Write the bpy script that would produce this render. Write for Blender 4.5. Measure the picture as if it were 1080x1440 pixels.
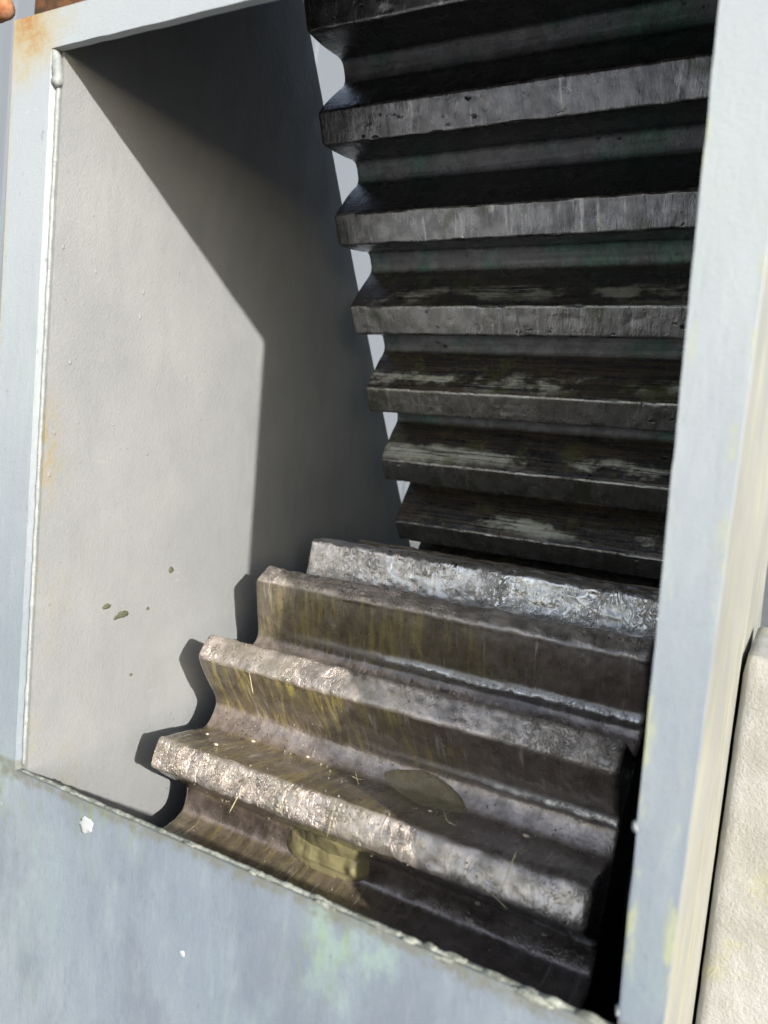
import bpy, math, random
import numpy as np
from mathutils import Matrix, Vector

random.seed(4)
scene = bpy.context.scene
for o in list(bpy.data.objects):
    bpy.data.objects.remove(o, do_unlink=True)
C = scene.collection

# ------------------------------------------------------------------ camera
# world: X along the gear axes, Y into the housing, Z up; camera 1.5 m above the ground
CAMZ = 1.5
VU = np.array([0.87189976, 0.12267936, -0.47406811])
VV = np.array([-0.10107147, 0.99234884, 0.07091077])
VW = np.array([0.47914023, -0.01391232, 0.8776281])
cam_d = bpy.data.cameras.new('camera')
cam = bpy.data.objects.new('camera', cam_d)
C.objects.link(cam)
right = Vector((VU[0], VW[0], -VV[0]))
down = Vector((VU[1], VW[1], -VV[1]))
fwd = Vector((VU[2], VW[2], -VV[2]))
M = Matrix((right, -down, -fwd)).transposed().to_4x4()
M.translation = (0, 0, CAMZ)
cam.matrix_world = M
cam_d.sensor_fit = 'VERTICAL'
cam_d.sensor_height = 36
cam_d.sensor_width = 27
cam_d.lens = 1082 / 1440 * 36
cam_d.clip_start = 0.02
cam_d.clip_end = 2000
cam_d.dof.use_dof = True
cam_d.dof.focus_distance = 0.92
cam_d.dof.aperture_fstop = 4.6
scene.camera = cam

# ------------------------------------------------------------------ sky, sun, exposure
SUN_FROM = Vector((0.822, -0.483, 0.304)).normalized()
elev = math.asin(SUN_FROM.z)
world = bpy.data.worlds.new('World')
scene.world = world
world.use_nodes = True
wn = world.node_tree.nodes
wl = world.node_tree.links
sky = wn.new('ShaderNodeTexSky')
sky.sky_type = 'NISHITA'
sky.sun_disc = False
sky.sun_elevation = elev
sky.sun_rotation = math.atan2(SUN_FROM.x, SUN_FROM.y)
sky.dust_density = 0.8
sky.air_density = 1.0
hs = wn.new('ShaderNodeHueSaturation')          # hazy, washed-out sky
hs.inputs['Saturation'].default_value = 0.62
hs.inputs['Value'].default_value = 1.0
wl.new(sky.outputs[0], hs.inputs['Color'])
wl.new(hs.outputs[0], wn['Background'].inputs[0])
wn['Background'].inputs[1].default_value = 0.15
sd = bpy.data.lights.new('sun', 'SUN')
sd.energy = 3.2
sd.angle = math.radians(0.9)
sd.color = (1.0, 0.965, 0.91)
sun = bpy.data.objects.new('sun', sd)
C.objects.link(sun)
sun.rotation_euler = (-SUN_FROM).to_track_quat('-Z', 'Y').to_euler()
sun.location = (3, -2, 4)
vs = scene.view_settings
vs.view_transform = 'Standard'
vs.look = 'None'
vs.exposure = 1.05
vs.gamma = 1.0
vs.use_curve_mapping = False


# ------------------------------------------------------------------ helpers
SKEW = 0.027                      # the welded frame leans a little out of square


def WS(u, w, v):
    """as W, following the lean of the window frame and left wall"""
    return (u + SKEW * v, w, CAMZ - v)


def W(u, w, v):
    """housing coordinates (u along the axes, w inwards, v down) to world"""
    return (u, w, CAMZ - v)


def vnoise(p, seed=0):
    p = np.asarray(p, dtype=np.float64)
    i = np.floor(p).astype(np.int64)
    f = p - i
    f = f * f * (3 - 2 * f)

    def h(ix, iy, iz):
        n = (ix * 374761393 + iy * 668265263 + iz * 2147483647 + seed * 974634777) & 0xFFFFFFFF
        n = ((n ^ (n >> 13)) * 1274126177) & 0xFFFFFFFF
        n = ((n ^ (n >> 16)) * 2246822519) & 0xFFFFFFFF
        return ((n ^ (n >> 15)) & 0xFFFF) / 65535.0
    r = 0
    for dx in (0, 1):
        for dy in (0, 1):
            for dz in (0, 1):
                wgt = (f[:, 0] if dx else 1 - f[:, 0]) * (f[:, 1] if dy else 1 - f[:, 1]) * (f[:, 2] if dz else 1 - f[:, 2])
                r = r + wgt * h(i[:, 0] + dx, i[:, 1] + dy, i[:, 2] + dz)
    return r * 2 - 1


def fbm(p, octv=3, seed=0):
    s, a, t = 0, 1.0, 0
    p = np.asarray(p, dtype=np.float64)
    for k in range(octv):
        s = s + a * vnoise(p * (2.03 ** k), seed + k)
        t += a
        a *= 0.5
    return s / t


def sstep(a, b, x):
    t = np.clip((x - a) / (b - a), 0, 1)
    return t * t * (3 - 2 * t)


def mesh_obj(name, verts, faces, mat=None, parent=None, smooth=False):
    me = bpy.data.meshes.new(name)
    me.from_pydata([tuple(map(float, q)) for q in verts], [], faces)
    me.validate()
    o = bpy.data.objects.new(name, me)
    C.objects.link(o)
    if mat:
        me.materials.append(mat)
    if smooth:
        me.polygons.foreach_set('use_smooth', [True] * len(me.polygons))
    if parent:
        o.parent = parent
    return o


def tag(o, label=None, cat=None, group=None, kind=None):
    if label: o['label'] = label
    if cat: o['category'] = cat
    if group: o['group'] = group
    if kind: o['kind'] = kind
    return o


def empty(name, loc):
    o = bpy.data.objects.new(name, None)
    o.empty_display_size = 0.1
    C.objects.link(o)
    o.location = loc
    return o


def keep(o, parent):
    """parent while keeping world coordinates of a mesh written in world space"""
    o.parent = parent
    o.matrix_parent_inverse = Matrix.Translation(-Vector(parent.location))
    return o


def bevel(o, wd, seg=2):
    m = o.modifiers.new('bevel', 'BEVEL')
    m.width = wd
    m.segments = seg
    m.limit_method = 'ANGLE'
    m.angle_limit = math.radians(40)


def prism(name, poly_wv, u0, u1, mat, f=None):
    """plate with an outline in the (w,v) plane, extruded along u"""
    n = len(poly_wv)
    f = f or W
    vs_ = [f(u0, a, b) for a, b in poly_wv] + [f(u1, a, b) for a, b in poly_wv]
    fs = [list(range(n)), list(range(2 * n - 1, n - 1, -1))]
    for i in range(n):
        j = (i + 1) % n
        fs.append([i, i + n, j + n, j])
    return mesh_obj(name, vs_, fs, mat)


def fix_normals(o):
    import bmesh
    bm = bmesh.new()
    bm.from_mesh(o.data)
    bmesh.ops.recalc_face_normals(bm, faces=bm.faces)
    bm.to_mesh(o.data)
    bm.free()
    return o


def bead(name, pts, rad, mat, amp=0.35, step=0.0025, seed=0, squash=1.0, nseg=10):
    """irregular weld bead / grease string along a polyline (world points)"""
    pts = [np.array(p, float) for p in pts]
    path = []
    for a, b in zip(pts[:-1], pts[1:]):
        n = max(2, int(np.linalg.norm(b - a) / step))
        for k in range(n):
            path.append(a + (b - a) * k / n)
    path.append(pts[-1])
    path = np.array(path)
    K = len(path)
    path = path + np.stack([fbm(path * 60 + q * 9, 2, seed + q) for q in range(3)], 1) * rad * 0.25
    tang = np.gradient(path, axis=0)
    tang /= np.linalg.norm(tang, axis=1)[:, None]
    ref = np.array([0.31, 0.2, 0.93])
    e1 = np.cross(tang, ref)
    e1 /= np.linalg.norm(e1, axis=1)[:, None]
    e2 = np.cross(tang, e1)
    V = []
    r0 = rad * (1 + amp * fbm(path * 110, 2, seed + 5) + 0.5 * amp * fbm(path * 330, 2, seed + 8))
    r0[0] *= 0.3
    r0[-1] *= 0.3
    for q in range(nseg):
        a = 2 * math.pi * q / nseg
        dirv = e1 * math.cos(a) + e2 * math.sin(a) * squash
        pp = path + dirv * r0[:, None]
        pp = path + dirv * (r0 * (1 + 0.5 * amp * fbm(pp * 420, 2, seed + 11)))[:, None]
        V.append(pp)
    V = np.stack(V, 1).reshape(-1, 3)
    F = []
    for k in range(K - 1):
        for q in range(nseg):
            q2 = (q + 1) % nseg
            F.append([k * nseg + q, k * nseg + q2, (k + 1) * nseg + q2, (k + 1) * nseg + q])
    F.append(list(range(nseg)))
    F.append([(K - 1) * nseg + q for q in range(nseg)][::-1])
    return fix_normals(mesh_obj(name, V, F, mat, smooth=True))


# ------------------------------------------------------------------ node material helpers
class Mat:
    def __init__(self, name):
        self.m = bpy.data.materials.new(name)
        self.m.use_nodes = True
        self.nt = self.m.node_tree
        self.n = self.nt.nodes
        self.b = self.n['Principled BSDF']

    def link(self, a, b):
        self.nt.links.new(a, b)

    def val(self, x, sock):
        if isinstance(x, (int, float)):
            sock.default_value = x
        elif isinstance(x, tuple):
            sock.default_value = x if len(x) == len(sock.default_value) else (*x, 1.0)
        else:
            self.link(x, sock)

    def pos(self):
        if not hasattr(self, '_p'):
            self._p = self.n.new('ShaderNodeNewGeometry')
        return self._p.outputs['Position']

    def nrm(self):
        self.pos()
        return self._p.outputs['Normal']

    def attr(self, name, out='Fac'):
        a = self.n.new('ShaderNodeAttribute')
        a.attribute_name = name
        return a.outputs[out]

    def vscale(self, v, s, off=(0, 0, 0)):
        a = self.n.new('ShaderNodeMapping')
        self.link(v, a.inputs['Vector'])
        a.inputs['Scale'].default_value = s
        a.inputs['Location'].default_value = off
        return a.outputs[0]

    def noise(self, v, scale=1.0, detail=4.0, rough=0.55, dist=0.0):
        a = self.n.new('ShaderNodeTexNoise')
        self.link(v, a.inputs['Vector'])
        a.inputs['Scale'].default_value = scale
        a.inputs['Detail'].default_value = detail
        a.inputs['Roughness'].default_value = rough
        a.inputs['Distortion'].default_value = dist
        return a.outputs['Fac']

    def voro(self, v, scale=1.0, feat='F1', rand=1.0):
        a = self.n.new('ShaderNodeTexVoronoi')
        a.feature = feat
        self.link(v, a.inputs['Vector'])
        a.inputs['Scale'].default_value = scale
        a.inputs['Randomness'].default_value = rand
        return a.outputs['Distance']

    def ramp(self, x, a, b, lo=0.0, hi=1.0):
        r = self.n.new('ShaderNodeMapRange')
        r.interpolation_type = 'SMOOTHSTEP'
        self.val(x, r.inputs['Value'])
        r.inputs['From Min'].default_value = a
        r.inputs['From Max'].default_value = b
        r.inputs['To Min'].default_value = lo
        r.inputs['To Max'].default_value = hi
        return r.outputs['Result']

    def math(self, op, a, b=0.0, c=None, clamp=False):
        r = self.n.new('ShaderNodeMath')
        r.operation = op
        r.use_clamp = clamp
        self.val(a, r.inputs[0])
        self.val(b, r.inputs[1])
        if c is not None:
            self.val(c, r.inputs[2])
        return r.outputs[0]

    def mul(self, *xs):
        r = xs[0]
        for x in xs[1:]:
            r = self.math('MULTIPLY', r, x)
        return r

    def mix(self, f, a, b, mode='MIX'):
        r = self.n.new('ShaderNodeMix')
        r.data_type = 'RGBA'
        r.blend_type = mode
        self.val(f, r.inputs[0])
        self.val(a, r.inputs[6])
        self.val(b, r.inputs[7])
        return r.outputs[2]

    def sep(self, v):
        r = self.n.new('ShaderNodeSeparateXYZ')
        self.link(v, r.inputs[0])
        return r.outputs

    def dist(self, p):
        r = self.n.new('ShaderNodeVectorMath')
        r.operation = 'DISTANCE'
        self.link(self.pos(), r.inputs[0])
        r.inputs[1].default_value = p
        return r.outputs['Value']

    def bump(self, h, dist, strength=1.0, prev=None):
        r = self.n.new('ShaderNodeBump')
        r.inputs['Strength'].default_value = strength
        r.inputs['Distance'].default_value = dist
        self.link(h, r.inputs['Height'])
        if prev is not None:
            self.link(prev, r.inputs['Normal'])
        return r.outputs['Normal']

    def out(self, col, rough=0.5, normal=None, metal=0.0, spec=0.5, coat=0.0, coat_r=0.2):
        self.val(col, self.b.inputs['Base Color'])
        self.val(rough, self.b.inputs['Roughness'])
        self.val(metal, self.b.inputs['Metallic'])
        self.val(spec, self.b.inputs['Specular IOR Level'])
        self.val(coat, self.b.inputs['Coat Weight'])
        self.val(coat_r, self.b.inputs['Coat Roughness'])
        if normal is not None:
            self.link(normal, self.b.inputs['Normal'])
            self.link(normal, self.b.inputs['Coat Normal'])
        return self.m


# ------------------------------------------------------------------ materials
def mat_interior():
    k = Mat('interior_paint')
    p = k.pos()
    big = k.noise(p, 5, 4, 0.6)
    mid = k.noise(k.vscale(p, (1, 1, 0.35)), 34, 4, 0.6)
    fine = k.noise(p, 420, 2, 0.5)
    col = k.mix(k.ramp(big, 0.35, 0.7), (0.226, 0.232, 0.232), (0.266, 0.270, 0.268))
    col = k.mix(k.mul(k.ramp(mid, 0.48, 0.75), 0.35), col, (0.19, 0.195, 0.195))
    # yellow-brown rust bleeding near the welded front edge
    xyz = k.sep(p)
    edge = k.ramp(xyz[1], 0.508, 0.60, 1, 0)
    st = k.ramp(k.noise(k.vscale(p, (1, 1, 0.7)), 17, 5, 0.65), 0.52, 0.72)
    col = k.mix(k.mul(edge, st, 0.6), col, (0.25, 0.235, 0.14))
    # rust bleeding from the weld in two places, running down
    for (w_, v_, r_) in ((0.512, 0.010, 0.050), (0.512, 0.050, 0.045), (0.510, 0.150, 0.018)):
        dv = k.math('MULTIPLY', k.math('SUBTRACT', xyz[2], CAMZ - v_), 0.55)
        dw = k.math('MULTIPLY', k.math('SUBTRACT', xyz[1], w_), 1.4)
        dd = k.math('SQRT', k.math('ADD', k.math('MULTIPLY', dv, dv), k.math('MULTIPLY', dw, dw)))
        n2 = k.noise(k.vscale(p, (1, 1, 0.6)), 85, 5, 0.72)
        d2 = k.math('ADD', dd, k.math('MULTIPLY', k.math('SUBTRACT', n2, 0.5), 0.055))
        col = k.mix(k.mul(k.ramp(d2, -0.005, r_ * 0.7, 0.8, 0), k.ramp(n2, 0.40, 0.60)), col, (0.27, 0.21, 0.075))
    scf = k.ramp(k.noise(k.vscale(p, (1, 30, 220)), 1, 4, 0.7), 0.60, 0.72)
    scf = k.mul(scf, k.ramp(k.noise(p, 8, 3), 0.50, 0.62))
    col = k.mix(k.mul(scf, 0.4), col, (0.32, 0.32, 0.31))
    # grime splash near the gears
    gr = k.ramp(k.noise(p, 60, 4, 0.7), 0.60, 0.78)
    low = k.ramp(xyz[2], CAMZ - 0.20, CAMZ - 0.40, 0, 1)
    col = k.mix(k.mul(gr, low, 0.5), col, (0.17, 0.17, 0.11))
    # pinholes and grit
    vd = k.voro(p, 75)
    spk = k.mul(k.ramp(vd, 0.05, 0.11, 1, 0), k.ramp(k.noise(p, 9, 2), 0.52, 0.66))
    col = k.mix(k.mul(spk, 0.8), col, (0.17, 0.15, 0.13))
    b = k.bump(fine, 0.0009, 0.7)
    b = k.bump(k.noise(p, 130, 3, 0.5), 0.0009, 0.4, b)
    b = k.bump(k.mul(k.ramp(k.voro(p, 60), 0.04, 0.16, 1, 0), k.ramp(k.noise(p, 7, 3), 0.54, 0.66)), 0.0012, 0.5, b)
    b = k.bump(big, 0.02, 0.15, b)
    return k.out(col, k.ramp(mid, 0.3, 0.7, 0.5, 0.65), b, spec=0.25)


def mat_exterior():
    k = Mat('weathered_blue_grey_paint')
    p = k.pos()
    xyz = k.sep(p)
    big = k.noise(p, 3.2, 4, 0.6)
    mid = k.noise(k.vscale(p, (1, 1, 0.18)), 60, 5, 0.68)
    fine = k.noise(k.vscale(p, (1, 1, 0.5)), 230, 4, 0.7)
    col = k.mix(k.ramp(big, 0.34, 0.70), (0.20, 0.236, 0.285), (0.255, 0.287, 0.317))
    col = k.mix(k.mul(k.ramp(mid, 0.48, 0.72), 0.35), col, (0.33, 0.365, 0.375))
    col = k.mix(k.mul(k.ramp(fine, 0.50, 0.70), 0.35), col, (0.17, 0.20, 0.225))
    top_glow = k.ramp(k.math('ADD', xyz[2], k.math('MULTIPLY', k.math('SUBTRACT', mid, 0.5), 0.25)), CAMZ - 0.30, CAMZ + 0.25)  # bright glow painted into the colour, paler towards the top
    col = k.mix(k.mul(top_glow, 0.75), col, (0.44, 0.46, 0.465))
    low_mottle = k.ramp(k.noise(k.vscale(p, (1, 1, 0.5)), 9, 5, 0.72), 0.46, 0.64)
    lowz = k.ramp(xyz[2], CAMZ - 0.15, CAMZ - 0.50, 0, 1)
    col = k.mix(k.mul(low_mottle, lowz, 0.55), col, (0.145, 0.165, 0.20))  # mottled patches, darker towards the bottom
    # green algae film and runs below the lower lip
    below = k.mul(k.ramp(xyz[2], CAMZ - 0.335, CAMZ - 0.36, 0, 1), k.ramp(xyz[2], CAMZ - 0.46, CAMZ - 0.36, 0, 1))
    patch = k.ramp(k.noise(k.vscale(p, (1, 1, 0.4)), 13, 3, 0.6), 0.50, 0.64)
    runs = k.ramp(k.noise(k.vscale(p, (130, 130, 22)), 1, 5, 0.72), 0.50, 0.62)
    col = k.mix(k.mul(runs, below, patch, 0.85), col, (0.20, 0.27, 0.10))
    film = k.ramp(k.noise(k.vscale(p, (1, 1, 0.6)), 15, 5, 0.7), 0.50, 0.66)
    col = k.mix(k.mul(film, k.math('ADD', k.mul(below, 0.5), 0.16)), col, (0.30, 0.40, 0.335))
    drk = k.ramp(k.noise(k.vscale(p, (1, 1, 0.35)), 120, 5, 0.75), 0.62, 0.70)
    col = k.mix(k.mul(drk, 0.55), col, (0.11, 0.12, 0.115))
    # grime along the lower lip
    lipn = k.noise(p, 75, 5, 0.7)
    lip = k.ramp(k.math('ADD', xyz[2], k.math('MULTIPLY', k.math('SUBTRACT', lipn, 0.5), 0.030)), CAMZ - 0.366, CAMZ - 0.354, 0, 1)
    lip = k.mul(lip, k.ramp(xyz[2], CAMZ - 0.345, CAMZ - 0.34, 1, 0))
    col = k.mix(k.mul(lip, k.ramp(lipn, 0.35, 0.6, 0.35, 0.85)), col, (0.17, 0.17, 0.135))
    # rust at the upper left corner and thinly along the outer edge
    d = k.dist(WS(-0.708, 0.5, -0.388))
    rn = k.noise(p, 38, 5, 0.7)
    d2 = k.math('ADD', d, k.math('MULTIPLY', k.math('SUBTRACT', rn, 0.5), 0.10))
    col = k.mix(k.ramp(d2, 0.01, 0.080, 0.85, 0), col, (0.42, 0.34, 0.16))
    col = k.mix(k.mul(k.ramp(d2, -0.005, 0.045, 0.9, 0), k.ramp(k.noise(p, 150, 5, 0.75), 0.36, 0.56, 0.35, 1.0)), col, (0.36, 0.16, 0.04))
    skew = k.math('ADD', xyz[0], k.math('MULTIPLY', k.math('SUBTRACT', xyz[2], CAMZ), SKEW))
    oe = k.ramp(k.math('ADD', skew, k.math('MULTIPLY', k.math('SUBTRACT', rn, 0.5), 0.008)), -0.7285, -0.7245, 1, 0)
    col = k.mix(k.mul(oe, k.ramp(rn, 0.35, 0.6, 0.2, 0.75)), col, (0.44, 0.35, 0.20))
    # yellow lichen along the edges of the post
    ie = k.ramp(k.noise(k.vscale(p, (1, 1, 0.35)), 48, 5, 0.7), 0.50, 0.62)
    ein = k.mul(k.ramp(skew, -0.064, -0.071, 0, 1), k.ramp(skew, -0.09, -0.08, 0, 1))
    eout = k.ramp(xyz[0], -0.046, -0.0385)
    col = k.mix(k.mul(ie, k.math('MAXIMUM', ein, eout), 0.7), col, (0.42, 0.43, 0.23))
    chip = k.mul(k.ramp(k.voro(p, 70), 0.08, 0.13, 1, 0), k.ramp(k.noise(p, 14, 4, 0.7), 0.58, 0.64))
    col = k.mix(k.mul(chip, 0.7), col, (0.50, 0.53, 0.53))
    b = k.bump(k.noise(p, 520, 3, 0.6), 0.0007, 0.5)
    b = k.bump(fine, 0.0007, 0.5, b)
    b = k.bump(mid, 0.0012, 0.2, b)
    return k.out(col, k.ramp(mid, 0.3, 0.7, 0.48, 0.68), b, spec=0.4)


def mat_side():
    k = Mat('chalky_cream_paint')
    p = k.pos()
    n = k.noise(k.vscale(p, (1, 0.3, 0.4)), 14, 5, 0.65)
    col = k.mix(k.ramp(n, 0.35, 0.7), (0.20, 0.20, 0.18), (0.265, 0.26, 0.23))
    st = k.ramp(k.noise(k.vscale(p, (1, 1, 0.3)), 22, 4, 0.6), 0.52, 0.68)
    col = k.mix(k.mul(st, 0.5), col, (0.38, 0.36, 0.20))
    b = k.bump(k.noise(p, 260, 2, 0.5), 0.001, 0.5)
    return k.out(col, 0.6, b, spec=0.35)


def mat_weld(name, a, b_, g=0.5):
    k = Mat(name)
    p = k.pos()
    n = k.noise(p, 90, 4, 0.65)
    col = k.mix(k.ramp(n, 0.35, 0.65), a, b_)
    sp = k.ramp(k.noise(p, 260, 3, 0.6), 0.58, 0.70)
    col = k.mix(k.mul(sp, g), col, (0.07, 0.07, 0.05))
    b = k.bump(k.noise(p, 420, 3, 0.6), 0.0012, 0.8)
    return k.out(col, 0.5, b, spec=0.4)


def mat_rust(name='rusted_steel', dark=False):
    k = Mat(name)
    p = k.pos()
    n = k.noise(p, 40, 5, 0.7)
    a, c = ((0.06, 0.035, 0.02), (0.16, 0.07, 0.03)) if dark else ((0.30, 0.12, 0.05), (0.50, 0.26, 0.15))
    col = k.mix(k.ramp(n, 0.38, 0.66), a, c)
    b = k.bump(k.noise(p, 240, 4, 0.6), 0.0015, 0.7)
    return k.out(col, 0.85, b, spec=0.2)


def mat_plain_dark():
    k = Mat('dark_oily_steel')
    p = k.pos()
    col = k.mix(k.noise(p, 30, 4), (0.02, 0.02, 0.02), (0.05, 0.045, 0.04))
    return k.out(col, 0.5, k.bump(k.noise(p, 120, 3), 0.001, 0.6), spec=0.4)


def mat_pinion():
    k = Mat('greased_pinion_steel')
    p = k.pos()
    uv = k.attr('gearuv', 'Vector')       # x: along the axis, y: along the profile, z: tooth number
    prof = k.attr('prof')
    olive = k.attr('olive')
    silver = k.attr('silver')
    x = k.sep(p)[0]
    tip = k.ramp(prof, 0.95, 0.992)
    root = k.ramp(prof, 0.005, 0.075, 1, 0)
    n_big = k.noise(p, 11, 4, 0.6)
    n_mid = k.noise(p, 48, 5, 0.68)
    left = k.ramp(k.math('ADD', x, k.math('MULTIPLY', k.math('SUBTRACT', n_big, 0.5), 0.45)), -0.42, -0.20, 1, 0)
    brown = k.mix(k.ramp(n_mid, 0.3, 0.7), (0.080, 0.062, 0.040), (0.165, 0.132, 0.090))
    grey = k.mix(k.ramp(n_mid, 0.3, 0.7), (0.075, 0.056, 0.046), (0.155, 0.12, 0.102))
    col = k.mix(left, grey, brown)
    # olive grease running down the flanks
    runs = k.ramp(k.noise(k.vscale(uv, (95, 11, 7)), 1, 5, 0.65, 0.6), 0.47, 0.66)
    col = k.mix(k.mul(runs, left, olive, 0.9), col, (0.33, 0.27, 0.075))
    grn = k.ramp(k.noise(p, 33, 4, 0.65), 0.60, 0.72)
    col = k.mix(k.mul(grn, 0.4), col, (0.07, 0.085, 0.04))
    # wiped pale streaks down the flanks
    wip = k.mul(k.ramp(k.noise(k.vscale(uv, (210, 16, 3)), 1, 4, 0.65), 0.55, 0.72), k.ramp(k.noise(p, 19, 3), 0.40, 0.62))
    col = k.mix(k.mul(wip, 0.7), col, (0.42, 0.38, 0.34))
    rootc = k.mix(k.ramp(n_mid, 0.3, 0.7), (0.24, 0.185, 0.15), (0.55, 0.44, 0.38))
    rootm = k.mul(root, k.ramp(k.noise(p, 23, 4, 0.65), 0.30, 0.52, 0.35, 1.0))
    col = k.mix(k.mul(rootm, 0.9), col, rootc)
    tipc = k.mix(k.ramp(k.noise(p, 42, 4, 0.62), 0.34, 0.62), (0.22, 0.170, 0.130), (0.68, 0.555, 0.465))
    tipc = k.mix(k.mul(left, k.ramp(k.noise(p, 27, 3), 0.42, 0.62), 0.6), tipc, (0.32, 0.265, 0.15))
    tipm = k.mul(tip, k.ramp(k.noise(p, 20, 4, 0.6), 0.28, 0.48, 0.45, 1.0))
    col = k.mix(tipm, col, tipc)
    silv = k.mul(silver, k.ramp(k.noise(p, 45, 4, 0.7), 0.25, 0.55, 0.5, 1.0))
    col = k.mix(k.mul(silv, 0.95), col, (0.86, 0.80, 0.76))
    # wrinkles in the grease skin show as dark creases
    wr = k.noise(k.vscale(uv, (80, 50, 5)), 1, 4, 0.55, 2.4)
    wr = k.math('ABSOLUTE', k.math('SUBTRACT', wr, 0.5))
    wmask = k.math('MAXIMUM', tip, silver)
    crease = k.mul(k.ramp(wr, 0.0, 0.028, 1, 0), wmask, k.ramp(k.noise(p, 26, 3, 0.6), 0.44, 0.60))
    col = k.mix(k.mul(crease, 0.9), col, (0.03, 0.026, 0.022))
    grit = k.mul(k.ramp(k.voro(p, 170), 0.10, 0.24, 1, 0), k.ramp(k.noise(p, 30, 4, 0.7), 0.52, 0.62))
    col = k.mix(k.mul(grit, 0.85), col, (0.015, 0.013, 0.011))
    pale = k.mul(k.ramp(k.voro(k.vscale(p, (1, 1, 1), (3, 1, 2)), 150), 0.05, 0.12, 1, 0), k.ramp(k.noise(p, 21, 3), 0.54, 0.62))
    col = k.mix(k.mul(pale, 0.8), col, (0.45, 0.40, 0.30))
    # relief
    calm = k.ramp(k.noise(p, 17, 3, 0.6), 0.46, 0.62, 0.12, 0.9)
    b = k.bump(k.mul(k.ramp(wr, 0, 0.10), k.math('ADD', wmask, 0.18, clamp=True), calm), 0.0011, 1.0)
    b = k.bump(k.noise(k.vscale(uv, (120, 36, 5)), 1, 2, 0.45, 0.8), 0.0017, 0.6, b)
    b = k.bump(k.noise(k.vscale(uv, (420, 40, 5)), 1, 3, 0.55), 0.0006, 0.5, b)
    b = k.bump(k.noise(p, 420, 2, 0.5), 0.0004, 0.4, b)
    r = k.ramp(k.noise(p, 40, 3, 0.6), 0.3, 0.7, 0.20, 0.42)
    r = k.math('ADD', r, k.mul(tip, 0.12))
    metal = k.math('MAXIMUM', k.math('MAXIMUM', k.mul(tipm, 0.72), k.mul(silv, 0.75)), k.mul(rootm, 0.8))
    return k.out(col, r, b, metal=metal, spec=0.6, coat=0.9, coat_r=0.12)


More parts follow.
